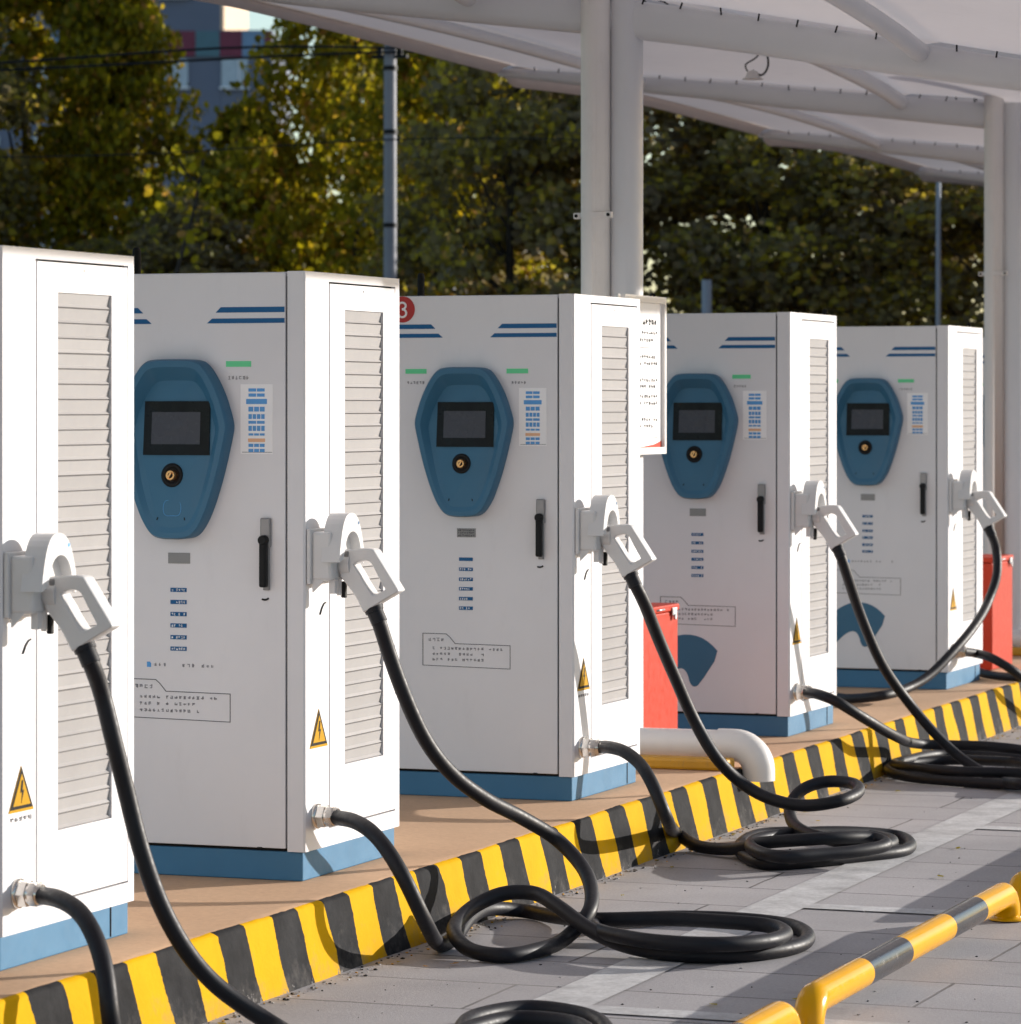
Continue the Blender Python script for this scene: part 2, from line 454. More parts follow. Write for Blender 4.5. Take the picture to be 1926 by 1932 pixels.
    if k == 1:   # card reader mark under the key switch
        d = MB(); glyphs(d, hf, -.026, 1.203, 4, .008, .005, .0105, rnd, 0, 0)
        cpts = [hf(.031*math.cos(a), 1.160+.028*math.sin(a)+.004*math.sin(3*a), .001) for a in [i*2*math.pi/28 for i in range(28)]]
        d.tube(cpts, .0008, 6, 0, closed=True)
        d.prism(rect(-.012, .010, 1.158, 1.1605), hf, 0, .0012)
        d.build('card_reader_mark', M['label_b'], head)
    # rating plate
    pl = MB(); pl.prism(rect(CX-.038, CX+.038, .984, 1.018), fr, 0, .0018)
    if k == 2:
        for q in range(3): glyphs(pl, lambda u, v, w: fr(u, v, w+.0018), CX-.034, .987+q*.0098, 8, .007, .0075, .0085, rnd, 1, 0)
    pl.build('rating_plate', [M['plate'], M['ink']], door)
    # six small plates
    for z in (.901, .863, .825, .789, .752, .716):
        p = MB(); p.prism(rect(CX-.030, CX+.026, z-.0065, z+.0065), fr, 0, .0016)
        if k != 2 or z < .89: glyphs(p, lambda u, v, w: fr(u, v, w+.0016), CX-.026, z-.0045, 6, .006, .009, .0082, rnd, 1, .25)
        p.build('step_plate', [M['stripe'], M['paper']], door)
    if k in (1, 4):
        p = MB(); glyphs(p, fr, CX-.088, .658, 14, .009, .012, .0165, rnd, 0, .35)
        p.prism([(CX-.112, .656), (CX-.098, .656), (CX-.098, .668), (CX-.102, .673), (CX-.112, .673)], fr, 0, .0012, 1)
        p.build('hotline_text', [M['inkgrey'], M['label_b']], door)
    # notice outline with a tab
    no = [(W-.607, .497), (W-.254, .490), (W-.254, .578), (W-.476, .581), (W-.498, .606), (W-.512, .617), (W-.607, .618)]
    nb = MB(); q = []
    th = .0022
    for i in range(len(no)):
        a, c = Vector(no[i]), Vector(no[(i+1) % len(no)]); dd = (c-a).normalized(); nn = Vector((-dd.y, dd.x))*th/2
        nb.prism([tuple(a-nn-dd*th/2), tuple(c-nn+dd*th/2), tuple(c+nn+dd*th/2), tuple(a+nn-dd*th/2)], fr, 0, .0010+.0001*i)
    glyphs(nb, fr, W-.585, .588, 4, .012, .014, .017, rnd, 1, .1)
    for q_, (z, nn_) in enumerate(((.557, 19), (.536, 14), (.515, 14))):
        glyphs(nb, fr, W-.568, z, nn_, .0105, .011, .0152, rnd, 1, .12)
    nb.build('notice', [M['ink'], M['inkgrey']], door)
    # handle
    hx = W-.129
    hn = MB(); hn.box(hx-W-.017, hx-W+.017, -.016, -.001, 1.04, 1.131, bev=.004)
    hn.box(hx-W-.010, hx-W+.012, -.010, -.001, .905, 1.045, bev=.003)
    hn = hn.build('handle', M['plate'], door)
    lv = MB(); lv.box(hx-W-.013, hx-W+.011, -.036, -.012, .915, 1.062, bev=.006)
    lv.lathe([(.0155, .010), (.0155, .034), (.012, .039)], lambda a, c, h: (hx-W-.001+a, -h, 1.062+c), 20)
    lv.build('lever', M['black'], hn)
    kh = MB()
    kh.tube([fr(hx-.006+.014*math.sin(a), .884-.009*math.cos(a*1.0), .002) for a in (-.7, -.2, .3, .8, 1.2)], .003, 8)
    kh.build('key_slot', M['black'], door)
    # a small wear mark low on the door seam
    MB().box(-.16, -.145, -.004, .001, .0985, .1035).build('door_bolt', M['black'], t)
    # logo on some cabinets
    if k >= 3:
        lg = [(.327, .368), (.37, .412), (.42, .441), (.48, .451), (.54, .441), (.60, .408), (.64, .36), (.662, .30), (.665, .23), (.62, .214), (.575, .262), (.535, .292), (.50, .298), (.478, .272), (.468, .23), (.45, .212), (.425, .222)]
        MB().prism([(W-u, v) for u, v in chaikin(lg, 1)], fr, 0, .0014).build('emblem', M['head'], door)
    if num:
        bd = MB(); bc = (W-.69, 1.847)
        bd.lathe([(.050, 0), (.050, .002)], lambda a, c, h: fr(bc[0]+a, bc[1]+c, h), 36, 0)
        path = []
        for a in range(-150, 91, 15): path.append((.0135*math.sin(R(-a+0))*-1, 0, a))
        up = [(bc[0]-.001+.0145*math.cos(R(a)), bc[1]+.0135+.0125*math.sin(R(a)), ) for a in range(165, -91, -15)]
        dn = [(bc[0]-.001+.0165*math.cos(R(a)), bc[1]-.0145+.0150*math.sin(R(a)), ) for a in range(90, -166, -15)]
        for seg in (up, dn):
            bd.tube([fr(x, y, .0022) for x, y in seg], .0042, 8, 1)
        bd.build('number_badge', [M['redbadge'], M['paper']], door)
    # side door with louvres
    y0, y1, z0, z1 = .199, .737, .153, 1.866; a0, a1, c0, c1 = .316, .640, .338, 1.786
    sd = MB()
    sd.box(-.012, .001, y0, a0, z0, z1); sd.box(-.012, .001, a1, y1, z0, z1)
    sd.box(-.012, .001, a0, a1, z0, c0); sd.box(-.012, .001, a0, a1, c1, z1)
    sdo = sd.build('side_door', M['white'], t)
    lo = MB(); p_ = (c1-c0)/35; vs = []; fs = []
    for i in range(35):
        zt = c1-i*p_; j = rnd.uniform(-.0015, .0015)
        prof = [(-.0105, zt), (-.0045, zt-.0008), (-.0100+j, zt-p_*.74+j), (-.0030, zt-p_*.93+j*.5), (-.0105, zt-p_)]
        o = len(vs)
        for (x, z) in prof: vs += [(x, a0+.0002, z), (x, a1-.0002, z)]
        fs += [[o+2*q, o+2*q+1, o+2*q+3, o+2*q+2] for q in range(4)]
    lo.add(vs, fs); lo.build('louvre', M['louvre'], sdo)
    MB().box(.001, .0035, .47, .475, 1.845, 1.852).build('door_rivet', M['zinc'], sdo)
    # warning triangle and caption
    wt = MB(); cy, zb, zt = .107, .418, .528
    def tri(s_, dz=0):
        c = (cy, zb+.037)
        return [(c[0]+(p[0]-c[0])*s_, c[1]+dz+(p[1]-c[1])*s_) for p in ((cy-.064, zb), (cy+.064, zb), (cy, zt))]
    wt.prism(tri(1.10, -.004), si, -.0006, .0006, 1); wt.prism(tri(1.0), si, 0, .0014, 0); wt.prism(tri(.76), si, .001, .0022, 1)
    bolt = [(cy-.002, zb+.075), (cy-.010, zb+.042), (cy, zb+.045), (cy-.004, zb+.014), (cy+.011, zb+.05), (cy+.002, zb+.047), (cy+.007, zb+.075)]
    wt.prism(bolt, si, .002, .003, 0)
    wt.build('warning_sign', [M['dark'], M['warn']], t)
    if k in (0, 2):
        p = MB(); glyphs(p, si, cy-.06, .385, 5, .017, .013, .025, rnd, 0, .1); p.build('warning_caption', M['inkgrey'], t)
    # holster: block, hooded flange, hook below
    ho = MB()
    ho.box(.0016, .016, .008, .205, .925, 1.098, bev=.004)
    ho.box(.012, .080, .020, .190, .935, 1.088, bev=.010)
    ho.prism([(.016, .938), (.016, .900), (.055, .938)], lambda u, v, w: (u, w, v), .022, .032)
    ho.box(.060, .080, .05, .075, .895, .94)
    hob = ho.build('holster', M['gun'], t)
    oc = [(.010, .995), (.020, 1.045), (.040, 1.105), (.062, 1.134), (.088, 1.146), (.125, 1.146), (.155, 1.134), (.180, 1.105), (.203, 1.05), (.214, 1.0), (.205, .985)]
    ic = [(.188, .995), (.186, 1.02), (.176, 1.052), (.158, 1.076), (.132, 1.088), (.105, 1.088), (.080, 1.076), (.062, 1.052), (.050, 1.020), (.046, 1.005)]
    def soft(p):
        q = [p[0]]
        for a, c in zip(p, p[1:]): q += [(a[0]*.75+c[0]*.25, a[1]*.75+c[1]*.25), (a[0]*.25+c[0]*.75, a[1]*.25+c[1]*.75)]
        return q+[p[-1]]
    o_, i_ = soft(oc), soft(ic)
    fg = MB(); nn = min(len(o_), len(i_)); i_ = i_[::-1]
    while len(i_) < len(o_): i_.insert(1, tuple((a+c)/2 for a, c in zip(i_[0], i_[1])))
    nn = len(o_); vs = [(w, u, v) for w in (.050, .112) for q in (o_, i_) for u, v in q]; fs = []
    for q in range(nn-1):
        fs += [[q, q+1, nn+q+1, nn+q], [2*nn+q, 3*nn+q, 3*nn+q+1, 2*nn+q+1], [q, 2*nn+q, 2*nn+q+1, q+1], [nn+q, nn+q+1, 3*nn+q+1, 3*nn+q]]
    for q in (0, nn-1): fs.append([q, nn+q, 3*nn+q, 2*nn+q])
    fg.add(vs, fs)
    fg.prism(rect(.158, .170, 1.108, 1.118), lambda u, v, w: (w, u, v), .1115, .1128, 1)
    fg.build('flange', [M['gun'], M['label_d'] if k else M['label_b']], hob)
    lk = MB(); lk.box(.070, .084, .085, .098, .888, .945, bev=.002); lk.box(.078, .094, .10, .118, .880, .932, mi=1, bev=.004)
    lk.build('latch', [M['gun'], M['black']], hob)
    kl = MB(); kl.tube([si(.16-.015*q, .862-.01*q*q*.4, .0015) for q in range(4)], .0025, 6); kl.build('lock_slot', M['black'], sdo)
    # cable gland
    gl = MB(); gf = lambda a, c, h: (h, .088+a, .197+c)
    gl.lathe([(.040, 0), (.040, .010), (.037, .012)], gf, 24)
    gl.lathe([(.038, .012), (.038, .036)], gf, 6, smooth=False)
    gl.lathe([(.031, .036), (.031, .044)], gf, 24); gl.lathe([(.035, .044), (.035, .062)], gf, 6, smooth=False)
    gl.lathe([(.030, .062), (.027, .074)], gf, 24)
    gl.build('cable_gland', M['steel'], t)
    # antenna
    an = MB(); an.lathe([(.014, 0), (.014, .088), (.012, .097), (.007, .102)], lambda a, c, h: (-.775+a, .40+c, H-.002+h), 18)
    an.build('antenna', M['dark'], t)
    return t

YS = [8.677, 10.656, 13.17, 16.07, 19.03, 22.35]
CLAB = ['nearest charging cabinet, cut by the left edge, only its sunlit louvred side showing',
        'charging cabinet with a round card mark under its key switch, second from the left',
        'charging cabinet bearing the red number 3 badge',
        'charging cabinet with the blue emblem on its door, just behind the framed white sign',
        'charging cabinet with blue emblem and a black cable lying before its plinth',
        'charging cabinet mostly hidden behind the far column at the right edge']
GRP = 'white charging cabinets in a row on the island'
for k, Y in enumerate(YS):
    c = make_charger(k, k == 2); c.location = (SX, Y, ISL); tag(c, CLAB[k], 'ev charger', GRP)

# ------------------------------------------------------------------ charging guns and cables
def gun_profile():
    # outline in (x out of the side, z) metres relative to the holster mouth
    z = lambda x, y: (.074+(x-560)*.000257, 1.037-(y-770)*.000241)
    outer = [z(*p) for p in ((600, 792), (720, 788), (870, 770), (960, 770), (1035, 778), (1060, 800), (1140, 930), (1250, 1105), (1350, 1265), (1378, 1312), (1340, 1340), (1220, 1410), (1090, 1490), (1000, 1550), (925, 1600), (905, 1596), (850, 1480), (800, 1385), (720, 1280), (645, 1190), (600, 1120), (590, 960))]
    inner = [z(*p) for p in ((790, 985), (835, 950), (905, 925), (965, 932), (1010, 955), (1040, 1000), (1085, 1095), (1140, 1195), (1192, 1285), (1192, 1300), (1165, 1315), (1130, 1335), (1085, 1358), (1060, 1363), (1042, 1360), (1025, 1345), (990, 1300), (950, 1240), (905, 1165), (860, 1080), (825, 1030), (800, 1000))]
    return outer, inner
def make_gun(parent, loc):
    e = empty('connector', loc); e.parent = parent
    o, i = gun_profile(); o = chaikin(o, 1); i = chaikin(i, 1)
    # body with rounded edges: three slices
    def cen(p, q, s_): return [(a[0]+(b[0]-a[0])*s_, a[1]+(b[1]-a[1])*s_) for a, b in zip(p, q)]
    n = len(o); th = .030; yc = .105
    sl = [(.10, th), (.03, th*.93), (0, th*.75), (0, -th*.75), (.03, -th*.93), (.10, -th)]
    vs = []
    for s_, y in sl:
        vs += [(p[0], yc+y, p[1]) for p in cen(o, i, s_)]
    for s_, y in sl:
        vs += [(p[0], yc+y, p[1]) for p in cen(i, o, s_)]
    m = MB(); fs = []; k = len(sl)
    for r_ in range(k-1):
        for q in range(n):
            w = (q+1) % n
            fs.append([r_*n+q, r_*n+w, (r_+1)*n+w, (r_+1)*n+q]); fs.append([(k+r_)*n+q, (k+r_+1)*n+q, (k+r_+1)*n+w, (k+r_)*n+w])
    m.add(vs, fs, 0, True); fs = []
    for q in range(n):
        w = (q+1) % n
        fs.append([q, k*n+q, k*n+w, w]); e2 = (k-1)*n; fs.append([e2+q, e2+w, k*n+e2+w, k*n+e2+q])
    m.add(vs, fs, 0, False)
    # nozzle into the flange
    m.lathe([(.036, .02), (.036, .085), (.040, .088), (.040, .118)], lambda a, c, h: (h, yc+a, .985+c), 24)
    h = m.build('gun_body', M['gun'], e)
    tr = MB(); tr.box(.171, .179, yc-.004, yc+.004, 1.018, 1.0215, bev=.001); tr.box(.101, .116, yc-.034, yc-.026, 1.01, 1.028, bev=.003)
    tr.build('trigger', M['plate'], e)
    # dark gaiter where the cable leaves
    p0 = Vector((.074+(1000-560)*.000257, yc, 1.037-(1545-770)*.000241)); d = Vector((.42, 0, -.9)).normalized()
    gt = MB(); gt.tube([p0-d*.012, p0+d*.012], .0300, 20); gt.tube([p0+d*.012, p0+d*.05], .0262, 20); gt.build('gaiter', M['rubber'], e)
    return p0+d*.04, e
CABR = .0238
cable_pts = {
 0: [('x', 190, 1300, -4.44), ('x', 215, 1400, -4.42), ('x', 240, 1500, -4.41), ('x', 265, 1600, -4.39), ('x', 300, 1700, -4.36), ('x', 345, 1785, -4.31), ('x', 400, 1852, -4.25), ('x', 460, 1898, -4.18), ('x', 520, 1936, -4.10), ('z', 610, 1985, .06), ('z', 760, 2010, .026), ('z', 900, 2035, .024), ('z', 1020, 2040, .024), ('z', 1120, 2010, .024), ('z', 1150, 1960, .026), ('z', 1105, 1917, .026), ('z', 1000, 1902, .028), ('z', 900, 1918, .028), ('z', 872, 1955, .035), ('z', 930, 2000, .06), ('z', 1050, 2000, .065), ('z', 1115, 1965, .065), ('z', 1080, 1932, .065), ('z', 980, 1922, .065), ('z', 890, 1940, .065), ('z', 780, 2000, .05), ('z', 600, 2080, .026), ('z', 420, 2090, .026), ('z', 280, 2050, .026), ('z', 226, 1992, .045), ('x', 209, 1925, -4.29), ('x', 201, 1850, -4.31), ('x', 184, 1780, -4.35), ('x', 152, 1722, -4.42), ('x', 112, 1696, -4.50), ('x', 82, 1690, -4.565)],
 1: [('y', 727, 1212, 10.79), ('x', 762, 1310, -4.40), ('x', 803, 1398, -4.37), ('x', 852, 1460, -4.34), ('x', 915, 1507, -4.30), ('x', 985, 1543, -4.25), ('x', 1050, 1583, -4.18), ('x', 1095, 1630, -4.08), ('x', 1116, 1680, -3.99), ('x', 1108, 1727, -3.95), ('z', 1072, 1766, .035), ('z', 1015, 1792, .027), ('z', 950, 1803, .025), ('z', 890, 1794, .03), ('z', 858, 1765, .06), ('z', 866, 1735, .085), ('z', 900, 1706, .12), ('z', 955, 1684, .15), ('z', 1005, 1684, .15), ('z', 1055, 1712, .12), ('z', 1110, 1752, .07), ('z', 1180, 1784, .035), ('z', 1290, 1802, .025), ('z', 1410, 1800, .024), ('z', 1500, 1786, .024), ('z', 1524, 1765, .024), ('z', 1485, 1745, .024), ('z', 1400, 1735, .024), ('z', 1280, 1731, .024), ('z', 1165, 1737, .03), ('z', 1118, 1747, .05), ('z', 1150, 1762, .068), ('z', 1240, 1777, .07), ('z', 1350, 1782, .068), ('z', 1445, 1776, .062), ('z', 1482, 1760, .055), ('z', 1450, 1746, .06), ('z', 1370, 1739, .066), ('z', 1250, 1733, .068), ('z', 1130, 1735, .06), ('z', 1050, 1730, .03), ('z', 985, 1718, .026), ('z', 930, 1714, .045), ('z', 885, 1733, .055), ('z', 858, 1768, .028), ('z', 832, 1782, .026), ('x', 800, 1735, -4.25), ('x', 765, 1662, -4.29), ('x', 735, 1610, -4.34), ('x', 702, 1570, -4.41), ('x', 668, 1549, -4.49), ('x', 638, 1543, -4.565)],
 2: [('y', 1212, 1130, 13.31), ('x', 1240, 1200, -4.42), ('x', 1275, 1282, -4.40), ('x', 1310, 1360, -4.37), ('x', 1350, 1428, -4.31), ('x', 1400, 1478, -4.23), ('x', 1450, 1506, -4.12), ('x', 1515, 1520, -3.98), ('z', 1580, 1512, .20), ('z', 1620, 1493, .22), ('z', 1605, 1477, .235), ('z', 1560, 1474, .235), ('z', 1515, 1488, .21), ('z', 1492, 1515, .16), ('z', 1492, 1545, .11), ('z', 1515, 1568, .085), ('z', 1565, 1584, .075), ('z', 1625, 1595, .06), ('z', 1670, 1595, .05), ('z', 1682, 1585, .045), ('z', 1640, 1577, .035), ('z', 1550, 1571, .026), ('z', 1450, 1572, .025), ('z', 1402, 1588, .025), ('z', 1404, 1614, .025), ('z', 1450, 1630, .024), ('z', 1530, 1625, .024), ('z', 1620, 1616, .024), ('z', 1700, 1606, .024), ('z', 1717, 1591, .024), ('z', 1690, 1577, .03), ('z', 1600, 1570, .055), ('z', 1490, 1573, .068), ('z', 1428, 1584, .070), ('z', 1422, 1603, .070), ('z', 1470, 1616, .068), ('z', 1550, 1612, .068), ('z', 1630, 1604, .072), ('z', 1674, 1592, .082), ('z', 1650, 1581, .095), ('z', 1590, 1580, .108), ('z', 1520, 1584, .105), ('z', 1440, 1590, .085), ('z', 1375, 1602, .035), ('z', 1318, 1597, .03), ('z', 1280, 1574, .055), ('x', 1254, 1535, -4.235), ('x', 1232, 1482, -4.29), ('x', 1208, 1442, -4.36), ('x', 1178, 1418, -4.44), ('x', 1150, 1410, -4.52), ('x', 1134, 1409, -4.57)],
 3: [('y', 1596, 1080, 16.22), ('x', 1625, 1165, -4.42), ('x', 1662, 1250, -4.39), ('x', 1710, 1320, -4.34), ('x', 1760, 1380, -4.24), ('x', 1810, 1428, -4.12), ('x', 1860, 1460, -3.98), ('z', 1930, 1479, .05), ('z', 2010, 1482, .03), ('z', 2060, 1466, .026), ('z', 2030, 1446, .026), ('z', 1930, 1432, .026), ('z', 1840, 1425, .028), ('z', 1775, 1423, .035), ('z', 1720, 1432, .045), ('z', 1686, 1443, .05), ('z', 1734, 1449, .065), ('z', 1800, 1455, .068), ('z', 1930, 1459, .065), ('z', 2010, 1468, .05), ('z', 2000, 1482, .05), ('z', 1900, 1480, .028), ('z', 1800, 1474, .026), ('z', 1715, 1466, .026), ('z', 1676, 1455, .03), ('z', 1700, 1442, .028), ('z', 1790, 1434, .03), ('z', 1900, 1437, .05), ('z', 1975, 1443, .07), ('z', 2000, 1434, .09), ('z', 1960, 1421, .10), ('z', 1915, 1413, .11), ('z', 1865, 1408, .12), ('z', 1805, 1406, .12), ('z', 1742, 1404, .125), ('x', 1685, 1387, -4.315), ('x', 1625, 1352, -4.36), ('x', 1575, 1322, -4.44), ('x', 1540, 1309, -4.53), ('x', 1524, 1307, -4.575)],
 4: [('y', 1879, 1035, 19.22), ('x', 1881, 1082, -4.42), ('x', 1866, 1130, -4.44), ('x', 1840, 1178, -4.45), ('x', 1800, 1227, -4.50), ('x', 1752, 1275, -4.58), ('x', 1715, 1297, -4.64), ('x', 1660, 1313, -4.71), ('z', 1600, 1318, .25), ('z', 1560, 1311, .25), ('z', 1530, 1305, .25)],
}
CABLAB = ['black charging cable of the nearest cabinet, running off the bottom edge',
          'black charging cable with a large loop and flat coil beside the kerb, nearest whole coil',
          'black charging cable with a small raised loop beside the white pipe elbow',
          'black charging cable coiled on the lane at the right edge, crossing itself in an X',
          'black charging cable drooping in a wide arc onto the tan island before the far cabinet']
for k, Y in enumerate(YS[:5]):
    t = empty('charging_cable', (SX, Y, ISL)); tag(t, CABLAB[k], 'charging cable', 'black charging cables with white guns')
    start, e = make_gun(t, (0, 0, 0)); org = Vector((SX, Y, ISL))
    d = Vector((.42, 0, -.9)).normalized()
    P = [start-d*.03, start]; nq = len(cable_pts[k])
    for qi, (a, x, y, q) in enumerate(cable_pts[k]):
        if a == 'x' and k < 4: q += .06*min(1, qi/4, max(0, nq-1-qi)/4)
        p = onx(x, y, q) if a == 'x' else onz(x, y, q) if a == 'z' else ony(x, y, q)
        P.append(p-org)
    m = MB()
    if k < 4: P.append(Vector((.055, .088, .197)))
    m.tube(spline(P, .022), CABR, 16)
    if k == 4:
        Q = [Vector((.055, .088, .197))]
        for (a, x, y, q) in [('x', 1842, 1233, -4.56), ('x', 1870, 1241, -4.46), ('x', 1905, 1261, -4.36), ('x', 1945, 1290, -4.28), ('z', 2000, 1335, .08), ('z', 2060, 1350, .03), ('z', 2120, 1345, .03), ('z', 2110, 1325, .03)]:
            p = onx(x, y, q) if a == 'x' else onz(x, y, q); Q.append(p-org)
        m.tube(spline(Q, .022), CABR, 16)
    m.build('cable', M['rubber'], t)
# slack of the far cabinet's cable lying on the island
m = MB(); m.tube(spline([onz(1930, 1279, .251), onz(1895, 1277, .251), onz(1860, 1272, .251), onz(1835, 1266, .251), (-5.0, 19.98, .251), (-5.3, 20.1, .251)], .03), CABR, 14)
tag(m.build('cable_slack', M['rubber']), 'length of black cable lying on the tan island behind the far cabinet', 'cable')

# ------------------------------------------------------------------ setting: ground, lane, island, kerb, lines
def sheet(name, x0, x1, y0, y1, z, mat):
    return struct(MB().add([(x0, y0, z), (x1, y0, z), (x1, y1, z), (x0, y1, z)], [[0, 1, 2, 3]]).build(name, mat))
sheet('ground', -900, 900, -300, 1500, -.004, M['asphalt'])
sheet('lane', -4.4, 9, -12, 70, 0, M['lane'])
isl = MB(); isl.box(-7.4, -4.47, -12, 70, 0, ISL-.0005); struct(isl.build('island', M['island']))
# kerb: rounded arris, leaning face, slightly chipped
kb = MB(); rk = random.Random(5); vs = []; ny = 1500; ya, yb = 5.0, 45.0
prof = [(-4.475, ISL), (-4.442, ISL), (-4.431, ISL-.004), (-4.426, ISL-.012), (-4.414, .14), (-4.402, .07), (-4.390, .0)]
for i in range(ny+1):
    y = ya+(yb-ya)*i/ny
    for j, (x, z) in enumerate(prof):
        s_ = 0 if j == 0 else 1
        vs.append((x+s_*(.0025*math.sin(y*7+j)+rk.uniform(-.0015, .0015)), y, z+s_*(.0015*math.sin(y*5.3+1)+rk.uniform(-.001, .001))*(0 if j == 6 else 1)))
n = len(prof)
fs = [[i*n+j, i*n+j+1, (i+1)*n+j+1, (i+1)*n+j] for i in range(ny) for j in range(n-1)]
ko = kb.add(vs, fs, 0, True)
for i, f in enumerate(kb.f): kb.m[i] = 1 if (i % (n-1)) < 1 else 0
struct(kb.build('kerb', [M['kerb'], M['island']]))
wl = MB()
wl.add([(-3.67, -5, .004), (-3.48, -5, .004), (-3.48, 60, .004), (-3.67, 60, .004)], [[0, 1, 2, 3]])
for y in (7.55, 9.96, 12.27, 14.80, 17.3, 19.8, 22.3):
    wl.add([(-3.48, y-.06, .004), (1.5, y-.06, .004), (1.5, y+.06, .004), (-3.48, y+.06, .004)], [[0, 1, 2, 3]])
struct(wl.build('lane_marking', M['line']))
# grit and flaked paint along the foot of the kerb
gr = MB(); rg = random.Random(11)
def pebble(p, s_, mi):
    bm = bmesh.new(); bmesh.ops.create_icosphere(bm, subdivisions=1, radius=s_)
    for v in bm.verts: v.co = Vector((v.co.x*rg.uniform(.6, 1.5), v.co.y*rg.uniform(.6, 1.5), v.co.z*.55))*rg.uniform(.75, 1.2)+p
    gr.bm(bm, mi)
for i in range(900):
    y = rg.uniform(8, 24); pebble(Vector((-4.375+abs(rg.gauss(0, .035)), y, .002)), rg.uniform(.002, .0065), rg.choice((0, 0, 0, 1, 2)))
for i in range(420):
    pebble(Vector((rg.uniform(-4.2, -1.5), rg.uniform(8.5, 20), .001)), rg.uniform(.0015, .005), rg.choice((0, 0, 2)))
def fallen(n_, x0, x1, y0, y1, z):
    for _ in range(n_):
        c = Vector((rg.uniform(x0, x1), rg.uniform(y0, y1), z)); a = rg.uniform(0, 6.28); q = rg.uniform(.012, .024)
        gr.add([c+Vector((q*r_*math.cos(a+b_), q*r_*math.sin(a+b_), rg.uniform(0, .006))) for r_, b_ in ((1, 0), (.5, 1), (.55, 2), (.9, 3.1), (.5, 4.2), (.55, 5.2))], [[0, 1, 2, 3, 4, 5]], 3)
fallen(26, -4.36, -4.1, 8.5, 21, .004); fallen(14, -4.1, -1.8, 9.5, 20, .004)
o = gr.build('grit', [M['wallgrey'], M['ybar'], M['dark'], M['leaf_y']]); o['kind'] = 'stuff'; o['label'] = 'loose grit and paint flakes along the foot of the kerb'

# ------------------------------------------------------------------ wheel stops
def wheel_stop(y0, y1, label):
    t = empty('wheel_stop', (-2.77, (y0+y1)/2, 0)); Lh = (y1-y0)/2; r = .0435; zt = .092; br = .078
    pts = []
    pts.append((0, -Lh, .006)); pts.append((0, -Lh, zt-br+.01))
    for a in range(0, 91, 10): pts.append((0, -Lh+br-br*math.cos(R(a)), zt-br+br*math.sin(R(a))))
    cuts = [-.5*Lh*1.16, -.22*Lh, .26*Lh, .62*Lh]
    cuts = [-Lh*.55, -Lh*.18, Lh*.27, Lh*.62]
    left = pts[:]; right = [(0, -p[1], p[2]) for p in pts[::-1]]
    segs = [left+[(0, cuts[0], zt)], [(0, cuts[0], zt), (0, cuts[1], zt)], [(0, cuts[1], zt), (0, cuts[2], zt)], [(0, cuts[2], zt), (0, cuts[3], zt)], [(0, cuts[3], zt)]+right]
    b = MB()
    for i, s_ in enumerate(segs):
        b.tube(s_, r, 26, i % 2, cap=False)
    b.build('hoop', [M['yellow'], M['stopblk']], t)
    for s_ in (-1, 1):
        f = MB(); f.lathe([(.062, .0045), (.062, .010), (.045, .012)], lambda a, c, h: (a, s_*Lh+c, h), 28); f.build('base_flange', M['yellow'], t)
    tag(t, label, 'wheel stop', 'yellow and black tubular wheel stops')
wheel_stop(7.25, 9.55, 'yellow and black wheel stop, only its rounded end showing at the bottom edge')
wheel_stop(9.76, 12.17, 'yellow and black tube wheel stop seen along its whole bar in the lower right corner')
wheel_stop(12.34, 14.75, 'yellow wheel stop of which one upright end shows at the right edge')

# ------------------------------------------------------------------ canopy
arm_prof = [(-8.25, 3.805), (-7.3, 3.67), (-6.4, 3.545), (-5.1, 3.40), (-4.6, 3.325), (-3.45, 3.12), (-2.55, 2.97), (-1.4, 3.27)]
def lerp(tab, x):
    for (a, va), (b, vb) in zip(tab, tab[1:]):
        if x <= b or (b, vb) == tab[-1]:
            return va+(vb-va)*(x-a)/(b-a)
def arm_z(x, y=22.): return lerp(arm_prof, x)+lerp([(-9, -.06), (14.73, -.065), (22.0, .045), (27.7, .03), (60, .03)], y)*min(1, max(0, (x+8.25)/1.6))
def arm_h(x): return lerp([(-8.25, .028), (-7.3, .05), (-5.1, .082), (-4.0, .075), (-2.55, .055), (-1.4, .035)], x)
ARMS = [-0.5, 7.2, 14.73, 22.0, 27.7, 32.6, 38.0]
cp = empty('canopy', (-4.965, 14.73, ISL)); tag(cp, 'white tensile canopy over the charging bays on steel columns', 'canopy')
ORG = Vector((-4.965, 14.73, ISL))
def rel(p): return Vector(p)-ORG
for ya in ARMS:
    a = MB(); n = 18; vs = []; K = 16
    xs = [-8.25+(6.83)*i/40 for i in range(41)]
    for x in xs:
        h = arm_h(x); z = arm_z(x, ya)
        for k in range(K):
            an = 2*math.pi*k/K; cx, sz = math.cos(an), math.sin(an)
            f = 1/max(abs(cx), abs(sz))**.55
            vs.append(rel((x, ya+cx*.055*f, z+sz*h*f)))
    fs = [[i*K+k, i*K+(k+1) % K, (i+1)*K+(k+1) % K, (i+1)*K+k] for i in range(40) for k in range(K)]
    a.add(vs, fs, 0, True); a.add(vs[:K], [list(range(K))]); a.add(vs[-K:], [list(range(K))])
    ti = a; rr = random.Random(int(ya*10))
    x = -8.0
    while x < -1.7:
        h = arm_h(x)
        ti.tube([rel((x, ya-.062, arm_z(x, ya)+h+.012)), rel((x+rr.uniform(-.008, .008), ya-.070, arm_z(x, ya)+h-.008-rr.uniform(0, .010)))], 0.0042, 6, 1); x += .165
    a.build('arm', [M['arm'], M['black']], cp)
